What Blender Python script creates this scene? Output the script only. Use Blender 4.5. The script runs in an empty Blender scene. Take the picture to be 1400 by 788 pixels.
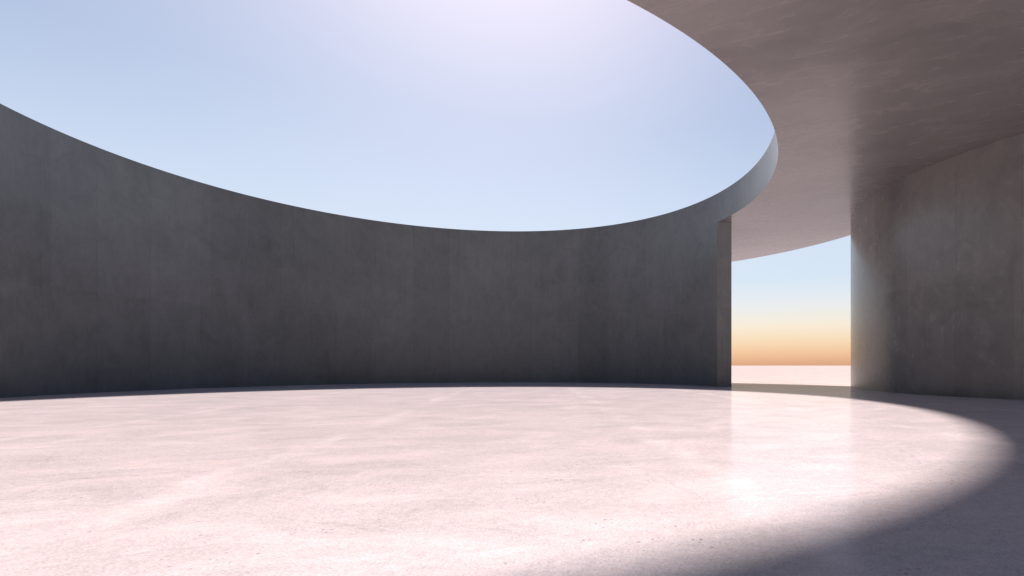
import bpy, bmesh, math
from mathutils import Vector

# ---------------------------------------------------------------- scale: eye height 1.6 m
H = 1.6
R_IN = 12.376 * H          # radius of the court and of the roof opening
R_OUT = 19.95 * H          # outer radius of the ring roof
Z_SOFFIT = (6.722 + 1) * H
Z_TOP = (8.059 + 1) * H
WALL_T = 0.60 * H
A0 = math.radians(25.7)    # end of the curved wall at the passage
A1 = math.radians(238.0)   # its other end, out of sight on the left
SUN_EL, SUN_AZ = math.radians(50.5), math.radians(-17.4)   # azimuth from +Y towards +X

S = bpy.context.scene
C = S.collection

# ---------------------------------------------------------------- node helpers
class NT:
    def __init__(self, tree):
        self.t = tree; self.t.nodes.clear()
    def n(self, kind, **kw):
        nd = self.t.nodes.new(kind)
        ins = kw.pop('ins', {})
        for k, v in kw.items(): setattr(nd, k, v)
        for k, v in ins.items():
            if isinstance(v, bpy.types.NodeSocket): self.t.links.new(v, nd.inputs[k])
            else: nd.inputs[k].default_value = v
        return nd
    def math(self, op, a, b=0.0, c=0.0, clamp=False):
        return self.n('ShaderNodeMath', operation=op, use_clamp=clamp, ins={0: a, 1: b, 2: c}).outputs[0]
    def map(self, v, a, b, c=0.0, d=1.0, smooth=False):
        nd = self.n('ShaderNodeMapRange', ins={0: v, 1: a, 2: b, 3: c, 4: d})
        if smooth: nd.interpolation_type = 'SMOOTHSTEP'
        return nd.outputs[0]
    def mapping(self, vec, scale=(1, 1, 1), loc=(0, 0, 0), rz=0.0):
        return self.n('ShaderNodeMapping', ins={'Vector': vec, 'Scale': scale, 'Location': loc, 'Rotation': (0, 0, rz)}).outputs[0]
    def noise(self, vec, scale, detail=4.0, rough=0.55, dist=0.0):
        return self.n('ShaderNodeTexNoise', ins={'Vector': vec, 'Scale': scale, 'Detail': detail, 'Roughness': rough, 'Distortion': dist}).outputs[0]
    def mix(self, f, a, b, blend='MIX'):
        nd = self.n('ShaderNodeMix', data_type='RGBA', blend_type=blend)
        for i, v in ((0, f), (6, a), (7, b)):
            if isinstance(v, bpy.types.NodeSocket): self.t.links.new(v, nd.inputs[i])
            else: nd.inputs[i].default_value = v
        return nd.outputs[2]
    def ramp(self, f, stops, interp='LINEAR'):
        nd = self.n('ShaderNodeValToRGB', ins={0: f})
        r = nd.color_ramp; r.interpolation = interp
        while len(r.elements) > 1: r.elements.remove(r.elements[-1])
        r.elements[0].position = stops[0][0]; r.elements[0].color = (*stops[0][1], 1)
        for p, c in stops[1:]:
            e = r.elements.new(p); e.color = (*c, 1)
        return nd.outputs[0]
    def grey(self, v):
        return self.n('ShaderNodeCombineColor', ins={0: v, 1: v, 2: v}).outputs[0]

def lin(r, g, b):
    f = lambda c: ((c / 255 + 0.055) / 1.055) ** 2.4 if c > 10 else c / 255 / 12.92
    return (f(r), f(g), f(b))

def new_mat(name):
    m = bpy.data.materials.new(name); m.use_nodes = True
    return m, NT(m.node_tree)

def finish(nt, color, rough, bump_h, bump_s, bump_d, spec=0.5, ior=1.5, polish=None):
    b = nt.n('ShaderNodeBump', ins={'Strength': bump_s, 'Distance': bump_d, 'Height': bump_h})
    p = nt.n('ShaderNodeBsdfPrincipled', ins={'Base Color': color, 'Roughness': rough, 'Specular IOR Level': spec,
                                             'IOR': ior, 'Normal': b.outputs[0]})
    out = p.outputs[0]
    if polish is not None:      # only part of the surface is polished, the rest is matt
        dif = nt.n('ShaderNodeBsdfDiffuse', ins={'Color': color, 'Roughness': 0.5, 'Normal': b.outputs[0]})
        out = nt.n('ShaderNodeMixShader', ins={0: polish, 1: dif.outputs[0], 2: p.outputs[0]}).outputs[0]
    nt.n('ShaderNodeOutputMaterial', ins={0: out})

# ---------------------------------------------------------------- materials
def wall_concrete(name, tint=(0.147, 0.157, 0.160), rough0=0.36):
    """cast concrete; UV = metres along the wall, metres up"""
    m, t = new_mat(name)
    uv = t.n('ShaderNodeUVMap', uv_map='metres').outputs[0]
    sep = t.n('ShaderNodeSeparateXYZ', ins={0: uv})
    wob = t.noise(uv, 1.4, 8, 0.75)
    uvw = t.n('ShaderNodeVectorMath', operation='ADD', ins={0: uv, 1: t.n('ShaderNodeCombineXYZ', ins={0: t.math('MULTIPLY', wob, 0.25), 1: t.math('MULTIPLY', wob, 0.35)}).outputs[0]}).outputs[0]
    def panels(w, h, off, seed):
        br = t.n('ShaderNodeTexBrick', offset=off, squash=1.0,
                 ins={'Vector': t.mapping(uvw, loc=(seed, seed * 0.37, 0)), 'Color1': (0, 0, 0, 1), 'Color2': (1, 1, 1, 1), 'Mortar': (0.5, 0.5, 0.5, 1),
                      'Scale': 1.0, 'Mortar Size': 0.03, 'Mortar Smooth': 1.0, 'Brick Width': w, 'Row Height': h})
        return br.outputs[0], br.outputs[1]
    p1, m1 = panels(3.1, 17.0, 0.37, 1.3)
    p2, m2 = panels(4.7, 9.7, 0.43, 9.9)
    streak = t.noise(t.mapping(uv, (2.6, 0.16, 1)), 1.0, 6, 0.65, 0.3)
    streak2 = t.noise(t.mapping(uv, (9.0, 0.35, 1)), 1.0, 4, 0.6)
    cloud = t.noise(t.mapping(uv, (0.28, 0.22, 1)), 1.0, 7, 0.62, 0.4)
    patch = t.noise(t.mapping(uv, (0.9, 0.7, 1), (31, 4, 0)), 1.0, 9, 0.7, 0.8)
    fine = t.noise(uv, 22.0, 5, 0.7)
    brk = t.map(t.noise(t.mapping(uv, (0.8, 0.5, 1), (11, 2, 0)), 1.0, 6, 0.7), 0.42, 0.62, 0, 1, True)
    # rough-edged darker blotches
    blot = t.map(t.math('MULTIPLY_ADD', streak, 0.35, patch), 0.74, 0.86, 0, 1, True)
    gate = t.map(t.noise(t.mapping(uv, (0.16, 0.2, 1), (5, 9, 0)), 1.0, 3), 0.46, 0.60, 0, 1, True)
    blot = t.math('MULTIPLY', blot, gate)
    v = t.math('MULTIPLY_ADD', t.math('SUBTRACT', p1, 0.5), 0.17, 1.0)
    v = t.math('MULTIPLY_ADD', t.math('SUBTRACT', p2, 0.5), 0.12, v)
    v = t.math('MULTIPLY_ADD', t.math('SUBTRACT', streak, 0.5), 0.24, v)
    v = t.math('MULTIPLY_ADD', t.math('SUBTRACT', streak2, 0.5), 0.06, v)
    v = t.math('MULTIPLY_ADD', t.math('SUBTRACT', patch, 0.5), 0.75, v)
    v = t.math('MULTIPLY_ADD', t.math('SUBTRACT', cloud, 0.5), 0.45, v)
    v = t.math('MULTIPLY_ADD', t.math('SUBTRACT', fine, 0.5), 0.16, v)
    patch2 = t.noise(t.mapping(uv, (4.0, 2.2, 1), (3, 14, 0)), 1.0, 8, 0.72, 0.6)
    v = t.math('MULTIPLY_ADD', t.math('SUBTRACT', patch2, 0.5), 0.38, v)
    # ragged lift line part way up, with stains that hang from it
    zl = t.math('SUBTRACT', sep.outputs[1], t.math('MULTIPLY_ADD', t.noise(t.mapping(uv, (0.8, 0.01, 1)), 1.0, 7, 0.75), 1.7, 8.6))
    up = t.map(zl, -0.10, 0.02, 0, 1, True); hang = t.map(zl, 0.0, 1.5, 1, 0)
    lg = t.map(t.noise(t.mapping(uv, (0.35, 0.02, 1), (2, 2, 0)), 1.0, 4, 0.6), 0.45, 0.62, 0, 1, True)
    v = t.math('MULTIPLY_ADD', t.math('MULTIPLY', t.math('MULTIPLY', up, hang), t.math('MULTIPLY', lg, t.map(patch2, 0.35, 0.6, 0.3, 1))), -0.16, v)
    v = t.math('MULTIPLY_ADD', blot, -0.26, v)
    v = t.math('MULTIPLY_ADD', t.math('MULTIPLY', m1, brk), -0.34, v)
    v = t.math('MULTIPLY_ADD', t.math('MULTIPLY', m2, brk), -0.24, v)
    col = t.mix(1.0, (*tint, 1), t.grey(v), 'MULTIPLY')
    hue = t.map(cloud, 0.35, 0.65, 0, 0.2)
    col = t.mix(hue, col, t.mix(1.0, col, (1.05, 0.97, 0.94, 1), 'MULTIPLY'))
    rough = t.math('MULTIPLY_ADD', patch, 0.22, rough0 - 0.10)
    hgt = t.math('MULTIPLY_ADD', streak2, 0.5, t.math('MULTIPLY_ADD', fine, 0.12, t.math('MULTIPLY', cloud, 0.8)))
    finish(t, col, rough, hgt, 0.25, 0.02)
    return m

def soffit_concrete(name):
    m, t = new_mat(name)
    uv = t.n('ShaderNodeUVMap', uv_map='metres').outputs[0]
    a = t.mapping(uv, rz=math.radians(24))
    cloud = t.noise(t.mapping(a, (0.14, 0.33, 1)), 1.0, 8, 0.62, 0.8)
    streak = t.noise(t.mapping(a, (0.42, 1.1, 1)), 1.0, 10, 0.68, 1.1)
    fine = t.noise(t.mapping(a, (3.0, 5.0, 1)), 1.0, 8, 0.72, 0.4)
    zone = t.map(t.noise(t.mapping(uv, (0.12, 0.12, 1), (3, 8, 0)), 1.0, 3), 0.45, 0.62, 0.15, 1, True)
    scuff = t.math('MULTIPLY', t.map(streak, 0.5, 0.72, 0, 1, True), zone)
    v = t.math('MULTIPLY_ADD', t.math('SUBTRACT', cloud, 0.5), 0.75, 1.0)
    v = t.math('MULTIPLY_ADD', t.math('SUBTRACT', streak, 0.5), 0.38, v)
    v = t.math('MULTIPLY_ADD', t.math('SUBTRACT', fine, 0.5), 0.16, v)
    v = t.math('MULTIPLY_ADD', scuff, 0.17, v)
    pits = t.map(t.noise(uv, 5.5, 2, 0.4), 0.74, 0.80, 0, 1)
    v = t.math('MULTIPLY_ADD', pits, -0.15, v)
    col = t.mix(1.0, (0.187, 0.178, 0.176, 1), t.grey(v), 'MULTIPLY')
    rough = t.math('MULTIPLY_ADD', streak, 0.2, 0.16)
    hgt = t.math('MULTIPLY_ADD', t.math('MULTIPLY', streak, zone), 1.0, t.math('MULTIPLY', fine, 0.22))
    finish(t, col, rough, hgt, 0.28, 0.04)
    return m

def floor_concrete(name):
    m, t = new_mat(name)
    g = t.n('ShaderNodeNewGeometry').outputs['Position']
    ang = math.radians(12.5)               # the pour joints run almost away from the eye
    a = t.mapping(g, rz=-ang)
    sx = t.n('ShaderNodeSeparateXYZ', ins={0: a})
    cloud = t.noise(g, 0.16, 8, 0.6, 0.6)
    mid = t.noise(t.mapping(a, (0.55, 0.8, 1)), 1.0, 9, 0.65, 0.7)
    fine = t.noise(g, 9.0, 8, 0.7)
    grain = t.noise(g, 38.0, 5, 0.75)
    def joint(sock, off, pitch, wobble, w):
        q = t.math('ADD', sock, off)
        q = t.math('MULTIPLY_ADD', t.math('SUBTRACT', t.noise(g, 0.45, 5, 0.6), 0.5), wobble, q)
        q = t.math('PINGPONG', q, pitch / 2)
        return t.map(q, 0.0, w, 1, 0, True)
    j1 = joint(sx.outputs[0], JOFF1, JP, 1.5, 0.42)
    j2 = joint(sx.outputs[1], 25.0, JP, 0.8, 0.16)
    jm = t.map(t.noise(g, 0.42, 6, 0.7), 0.42, 0.62, 0.12, 1, True)
    v = t.math('MULTIPLY_ADD', t.math('SUBTRACT', cloud, 0.5), 0.30, 0.955)
    v = t.math('MULTIPLY_ADD', t.math('SUBTRACT', mid, 0.5), 0.62, v)
    v = t.math('MULTIPLY_ADD', t.math('SUBTRACT', fine, 0.5), 0.55, v)
    v = t.math('MULTIPLY_ADD', t.math('SUBTRACT', grain, 0.5), 1.25, v)
    v = t.math('MULTIPLY_ADD', t.math('MULTIPLY', j1, jm), 0.15, v)
    v = t.math('MULTIPLY_ADD', t.math('MULTIPLY', j2, jm), -0.05, v)
    # small pits and grit
    dens = t.map(t.noise(g, 0.55, 5, 0.65), 0.42, 0.62, 0.12, 1.0)
    def pits(scale, r, keep):
        vo = t.n('ShaderNodeTexVoronoi', ins={'Vector': t.n('ShaderNodeVectorMath', operation='ADD', ins={0: g, 1: (scale, 0, 0)}).outputs[0], 'Scale': scale, 'Randomness': 1.0})
        rnd = t.n('ShaderNodeSeparateColor', ins={0: vo.outputs['Color']})
        thr = t.math('MULTIPLY', t.math('MULTIPLY', dens, t.math('ADD', rnd.outputs[0], 0.3)), r)
        q = t.map(t.math('SUBTRACT', vo.outputs['Distance'], thr), -0.06, 0.0, 1, 0)
        return t.math('MULTIPLY', q, t.math('GREATER_THAN', rnd.outputs[1], keep))
    pit = t.math('MAXIMUM', pits(5.0, 0.14, 0.78), pits(14.0, 0.26, 0.55))
    v = t.math('MULTIPLY_ADD', pit, -0.36, v)
    # faint wandering hairlines and trowel sweeps
    warp = t.n('ShaderNodeVectorMath', operation='ADD', ins={0: a, 1: t.n('ShaderNodeVectorMath', operation='SCALE', ins={0: t.n('ShaderNodeTexNoise', ins={'Vector': g, 'Scale': 0.7, 'Detail': 5.0}).outputs['Color'], 'Scale': 1.6}).outputs[0]}).outputs[0]
    vc = t.n('ShaderNodeTexVoronoi', feature='DISTANCE_TO_EDGE', ins={'Vector': warp, 'Scale': 0.22})
    crack = t.math('MULTIPLY', t.map(vc.outputs['Distance'], 0.0, 0.008, 1, 0), t.map(t.noise(g, 0.35, 3, 0.5), 0.48, 0.6, 0, 1, True))
    v = t.math('MULTIPLY_ADD', crack, -0.10, v)
    sweep = t.map(t.noise(t.mapping(a, (0.5, 2.2, 1), (7, 3, 0)), 1.0, 8, 0.7, 1.2), 0.52, 0.70, 0, 1, True)
    v = t.math('MULTIPLY_ADD', sweep, 0.10, v)
    col = t.mix(1.0, FLOOR_COL, t.grey(v), 'MULTIPLY')
    warm = t.map(mid, 0.4, 0.62, 0, 1, True)
    col = t.mix(t.math('MULTIPLY', warm, 0.5), col, t.mix(1.0, col, (1.02, 0.965, 0.96, 1), 'MULTIPLY'))
    rough = t.math('MULTIPLY_ADD', mid, 0.14, FLOOR_R)
    hgt = t.math('MULTIPLY_ADD', fine, 0.5, t.math('MULTIPLY_ADD', grain, 0.3, t.math('MULTIPLY', pit, -0.6)))
    polish = t.math('MULTIPLY_ADD', t.math('SUBTRACT', t.math('ADD', mid, cloud), 1.0), 0.1, 0.39, clamp=True)
    finish(t, col, rough, hgt, 0.30, 0.006, polish=polish)
    return m

FLOOR_COL = (0.492, 0.427, 0.422, 1)
FLOOR_R = 0.05
JP = 6.9
JOFF1 = -1.5
EXPO = 1.22
SKY_AWAY = 0.42

# ---------------------------------------------------------------- mesh helpers
def mesh_obj(name, bm, mat, parent=None, smooth_angle=30):
    me = bpy.data.meshes.new(name)
    bmesh.ops.recalc_face_normals(bm, faces=bm.faces)
    bm.to_mesh(me); bm.free()
    for p in me.polygons: p.use_smooth = True
    me.set_sharp_from_angle(angle=math.radians(smooth_angle))
    me.materials.append(mat)
    o = bpy.data.objects.new(name, me); C.objects.link(o)
    if parent is not None: o.parent = parent
    return o

def prism(loop, z0, z1, u0=0.0):
    """closed plan outline raised from z0 to z1; UVs in metres (sides: length, height; caps: x, y)"""
    bm = bmesh.new(); uvl = bm.loops.layers.uv.new('metres')
    lo = [bm.verts.new((x, y, z0)) for x, y in loop]
    hi = [bm.verts.new((x, y, z1)) for x, y in loop]
    n = len(loop); u = u0
    for i in range(n):
        j = (i + 1) % n
        d = math.dist(loop[i], loop[j])
        f = bm.faces.new((lo[i], lo[j], hi[j], hi[i]))
        for l, (a, b) in zip(f.loops, ((u, z0), (u + d, z0), (u + d, z1), (u, z1))): l[uvl].uv = (a, b)
        u += d
    return bm, lo, hi, uvl

def cap_strip(bm, A, B, uvl):
    for i in range(len(A) - 1):
        f = bm.faces.new((A[i], A[i + 1], B[i + 1], B[i]))
        for l in f.loops: l[uvl].uv = (l.vert.co.x, l.vert.co.y)

def arc(r, a0, a1, n):
    return [(r * math.cos(a0 + (a1 - a0) * i / n), r * math.sin(a0 + (a1 - a0) * i / n)) for i in range(n + 1)]

# ---------------------------------------------------------------- the building
pav = bpy.data.objects.new('concrete_pavilion', None); C.objects.link(pav)
pav['label'] = 'round grey concrete pavilion with a ring roof open to the sky above a sunlit floor'
pav['category'] = 'building'

M_WALL = wall_concrete('wall_concrete')
M_PIER = wall_concrete('pier_concrete', (0.168, 0.166, 0.164), 0.24)
M_SOFF = soffit_concrete('soffit_concrete')

# curved wall: inner face on the court circle, square-cut reveal at the passage
P1 = (R_IN * math.cos(A0), R_IN * math.sin(A0))
RW = R_IN + WALL_T
y2 = P1[1] - 0.02
P2 = (math.sqrt(RW * RW - y2 * y2), y2)
a2 = math.atan2(P2[1], P2[0])
N = 260
inner = arc(R_IN, A0, A1, N)
outer = arc(RW, a2, A1, N)
loop = inner + outer[::-1]
bm, lo, hi, uvl = prism(loop, 0.0, Z_TOP)
k = N + 1
cap_strip(bm, hi[:k], hi[k:][::-1], uvl); cap_strip(bm, lo[:k], lo[k:][::-1], uvl)
wall = mesh_obj('curved_wall', bm, M_WALL, pav)
wall['label'] = 'tall dark curved concrete wall in its own shade around the court'

# ring roof: same circle beyond the wall, notched round the wall's back
g = 0.004
n2 = 160
ri = [(p[0], p[1]) for p in arc(R_IN, A1 + g / R_IN, A0 + 2 * math.pi - g / R_IN, n2)]
rb = [(p[0], p[1]) for p in arc(RW + g, a2, A1 + g / RW, N)]
P2o = (P2[0] + g, P2[1] - g)
inner_r = ri + [P2o] + rb
# outer edge: the same number of points, spaced so that no two radial strips overlap at the notch
AN = math.asin(P2[1] / R_OUT)
o1 = [A1 + (AN - 0.004 + 2 * math.pi - A1) * i / n2 for i in range(n2 + 1)]
o2 = [AN + 2 * math.pi] + [AN + 0.004 + (A1 - 0.002 - AN) * i / N + 2 * math.pi for i in range(N + 1)]
outer_r = [(R_OUT * math.cos(an), R_OUT * math.sin(an)) for an in o1 + o2]
bm = bmesh.new(); uvl = bm.loops.layers.uv.new('metres')
rings = {}
for key, pts in (('i', inner_r), ('o', outer_r)):
    for zk, z in (('b', Z_SOFFIT), ('t', Z_TOP)):
        rings[key + zk] = [bm.verts.new((x, y, z)) for x, y in pts]
n = len(inner_r); ui = uo = 0.0
for i in range(n):
    j = (i + 1) % n
    def q(a, b, uvs=None):
        f = bm.faces.new((rings[a][i], rings[a][j], rings[b][j], rings[b][i]))
        for kx, l in enumerate(f.loops):
            l[uvl].uv = (l.vert.co.x, l.vert.co.y) if uvs is None else uvs[kx]
        return f
    q('ib', 'ob'); q('it', 'ot')
    di = math.dist(inner_r[i], inner_r[j]); do = math.dist(outer_r[i], outer_r[j])
    f = q('ib', 'it', ((ui, Z_SOFFIT), (ui + di, Z_SOFFIT), (ui + di, Z_TOP), (ui, Z_TOP))); f.material_index = 1
    f = q('ob', 'ot', ((uo, Z_SOFFIT), (uo + do, Z_SOFFIT), (uo + do, Z_TOP), (uo, Z_TOP))); f.material_index = 1
    ui += di; uo += do
roof = mesh_obj('ring_roof', bm, M_SOFF, pav)
roof.data.materials.append(M_WALL)
roof['label'] = 'thick ring shaped concrete roof slab with a warm grey underside and round opening'

# round drum carrying the roof on the right
DC, DR = (26.84 * H, 1.90 * H), 10.055 * H
pts = [(DC[0] + x, DC[1] + y) for x, y in arc(DR, 0, 2 * math.pi, 240)[:-1]]
bm, lo, hi, uvl = prism(pts, 0.0, Z_SOFFIT - 0.003, 200.0)
for ring in (lo[::-1], hi):
    f = bm.faces.new(ring)
    for l in f.loops: l[uvl].uv = (l.vert.co.x, l.vert.co.y)
pier = mesh_obj('round_drum', bm, M_PIER, pav)
pier['label'] = 'broad round concrete drum wall under the ring roof beside the passage'

# ---------------------------------------------------------------- ground: one sheet to the horizon
bm = bmesh.new()
G = 30000.0
radii = [0, 40, 120, 600, 4000, G]
prev = None
for r in radii[1:]:
    ring = [bm.verts.new((r * math.cos(2 * math.pi * i / 96), r * math.sin(2 * math.pi * i / 96), 0)) for i in range(96)]
    if prev is None: bm.faces.new(ring)
    else:
        for i in range(96):
            j = (i + 1) % 96
            bm.faces.new((prev[i], ring[i], ring[j], prev[j]))
    prev = ring
ground = mesh_obj('ground', bm, floor_concrete('floor_concrete'))
ground['kind'] = 'structure'
ground['label'] = 'pale pinkish polished concrete floor running out to the horizon'

# ---------------------------------------------------------------- sky
W = bpy.data.worlds.new('World'); S.world = W; W.use_nodes = True
t = NT(W.node_tree)
d = t.n('ShaderNodeTexCoord').outputs['Generated']
dn = t.n('ShaderNodeVectorMath', operation='NORMALIZE', ins={0: d}).outputs[0]
z = t.n('ShaderNodeSeparateXYZ', ins={0: dn}).outputs[2]
el = t.math('DIVIDE', t.math('ARCSINE', z), math.pi / 2)            # 0 at the horizon, 1 at the zenith
e = lambda deg: max(deg, 0) / 90
base = t.ramp(el, [(e(0), lin(226, 167, 131)), (e(1.2), lin(248, 199, 157)), (e(2.6), lin(255, 225, 188)), (e(4.2), lin(255, 241, 220)),
                   (e(6.5), lin(238, 242, 246)), (e(9.0), lin(220, 235, 250)), (e(12), lin(217, 232, 250)), (e(17), lin(199, 217, 243)),
                   (e(24), lin(168, 191, 225)), (e(33), lin(142, 167, 208)), (e(45), lin(95, 125, 172)), (e(90), lin(62, 90, 140))])
sd = (math.cos(SUN_EL) * math.sin(SUN_AZ), math.cos(SUN_EL) * math.cos(SUN_AZ), math.sin(SUN_EL))
dot = t.n('ShaderNodeVectorMath', operation='DOT_PRODUCT', ins={0: dn, 1: sd}).outputs['Value']
ang = t.math('MAXIMUM', t.math('ARCCOSINE', t.math('MINIMUM', dot, 0.99999)), math.radians(15))
gl = t.math('EXPONENT', t.math('MULTIPLY', t.math('POWER', t.math('DIVIDE', ang, math.radians(21)), 2.0), -1.0))
gl2 = t.math('EXPONENT', t.math('MULTIPLY', t.math('POWER', t.math('DIVIDE', ang, math.radians(27)), 2.0), -1.0))
glow = t.mix(1.0, (0.80, 0.58, 0.50, 1), t.grey(gl), 'MULTIPLY')
glow2 = t.mix(1.0, (0.38, 0.31, 0.27, 1), t.grey(gl2), 'MULTIPLY')
custom = t.mix(1.0, t.mix(1.0, base, glow, 'ADD'), glow2, 'ADD')
sky = t.n('ShaderNodeTexSky', sky_type='NISHITA', sun_disc=False, sun_elevation=SUN_EL, sun_rotation=SUN_AZ)
nish = t.mix(1.0, sky.outputs[0], (0.06, 0.06, 0.06, 1), 'MULTIPLY')
final = t.mix(0.10, custom, nish)
away = t.map(ang, math.radians(55), math.radians(95), 1.0, SKY_AWAY, True)
final = t.mix(1.0, final, t.grey(away), 'MULTIPLY')
bg = t.n('ShaderNodeBackground', ins={0: final, 1: 2 ** -EXPO})
t.n('ShaderNodeOutputWorld', ins={0: bg.outputs[0]})

# ---------------------------------------------------------------- sun
sl = bpy.data.lights.new('sun', 'SUN')
sl.energy = 5.0; sl.angle = math.radians(3.5); sl.color = (1.0, 0.925, 0.90)
so = bpy.data.objects.new('sun', sl); C.objects.link(so)
so.rotation_euler = Vector(sd).to_track_quat('Z', 'Y').to_euler()
so.location = (0, 60, 80)

# ---------------------------------------------------------------- camera
cam = bpy.data.cameras.new('camera'); co = bpy.data.objects.new('camera', cam); C.objects.link(co)
cam.sensor_width = 36.0; cam.lens = 726.79 / 1400 * 36.0
cam.shift_x = (700 - 890.29) / 1400; cam.shift_y = (500 - 394) / 1400
cam.clip_start = 0.05; cam.clip_end = 100000
co.location = (8.059 * H, -19.537 * H, H); co.rotation_euler = (math.pi / 2, 0, 0)
S.camera = co

S.view_settings.view_transform = 'Standard'; S.view_settings.look = 'None'
S.view_settings.exposure = EXPO; S.view_settings.gamma = 1; S.view_settings.use_curve_mapping = False
S.cycles.max_bounces = 12; S.cycles.diffuse_bounces = 6; S.cycles.glossy_bounces = 6
S.cycles.caustics_reflective = False
S.cycles.use_denoising = True
S.cycles.sample_clamp_indirect = 8
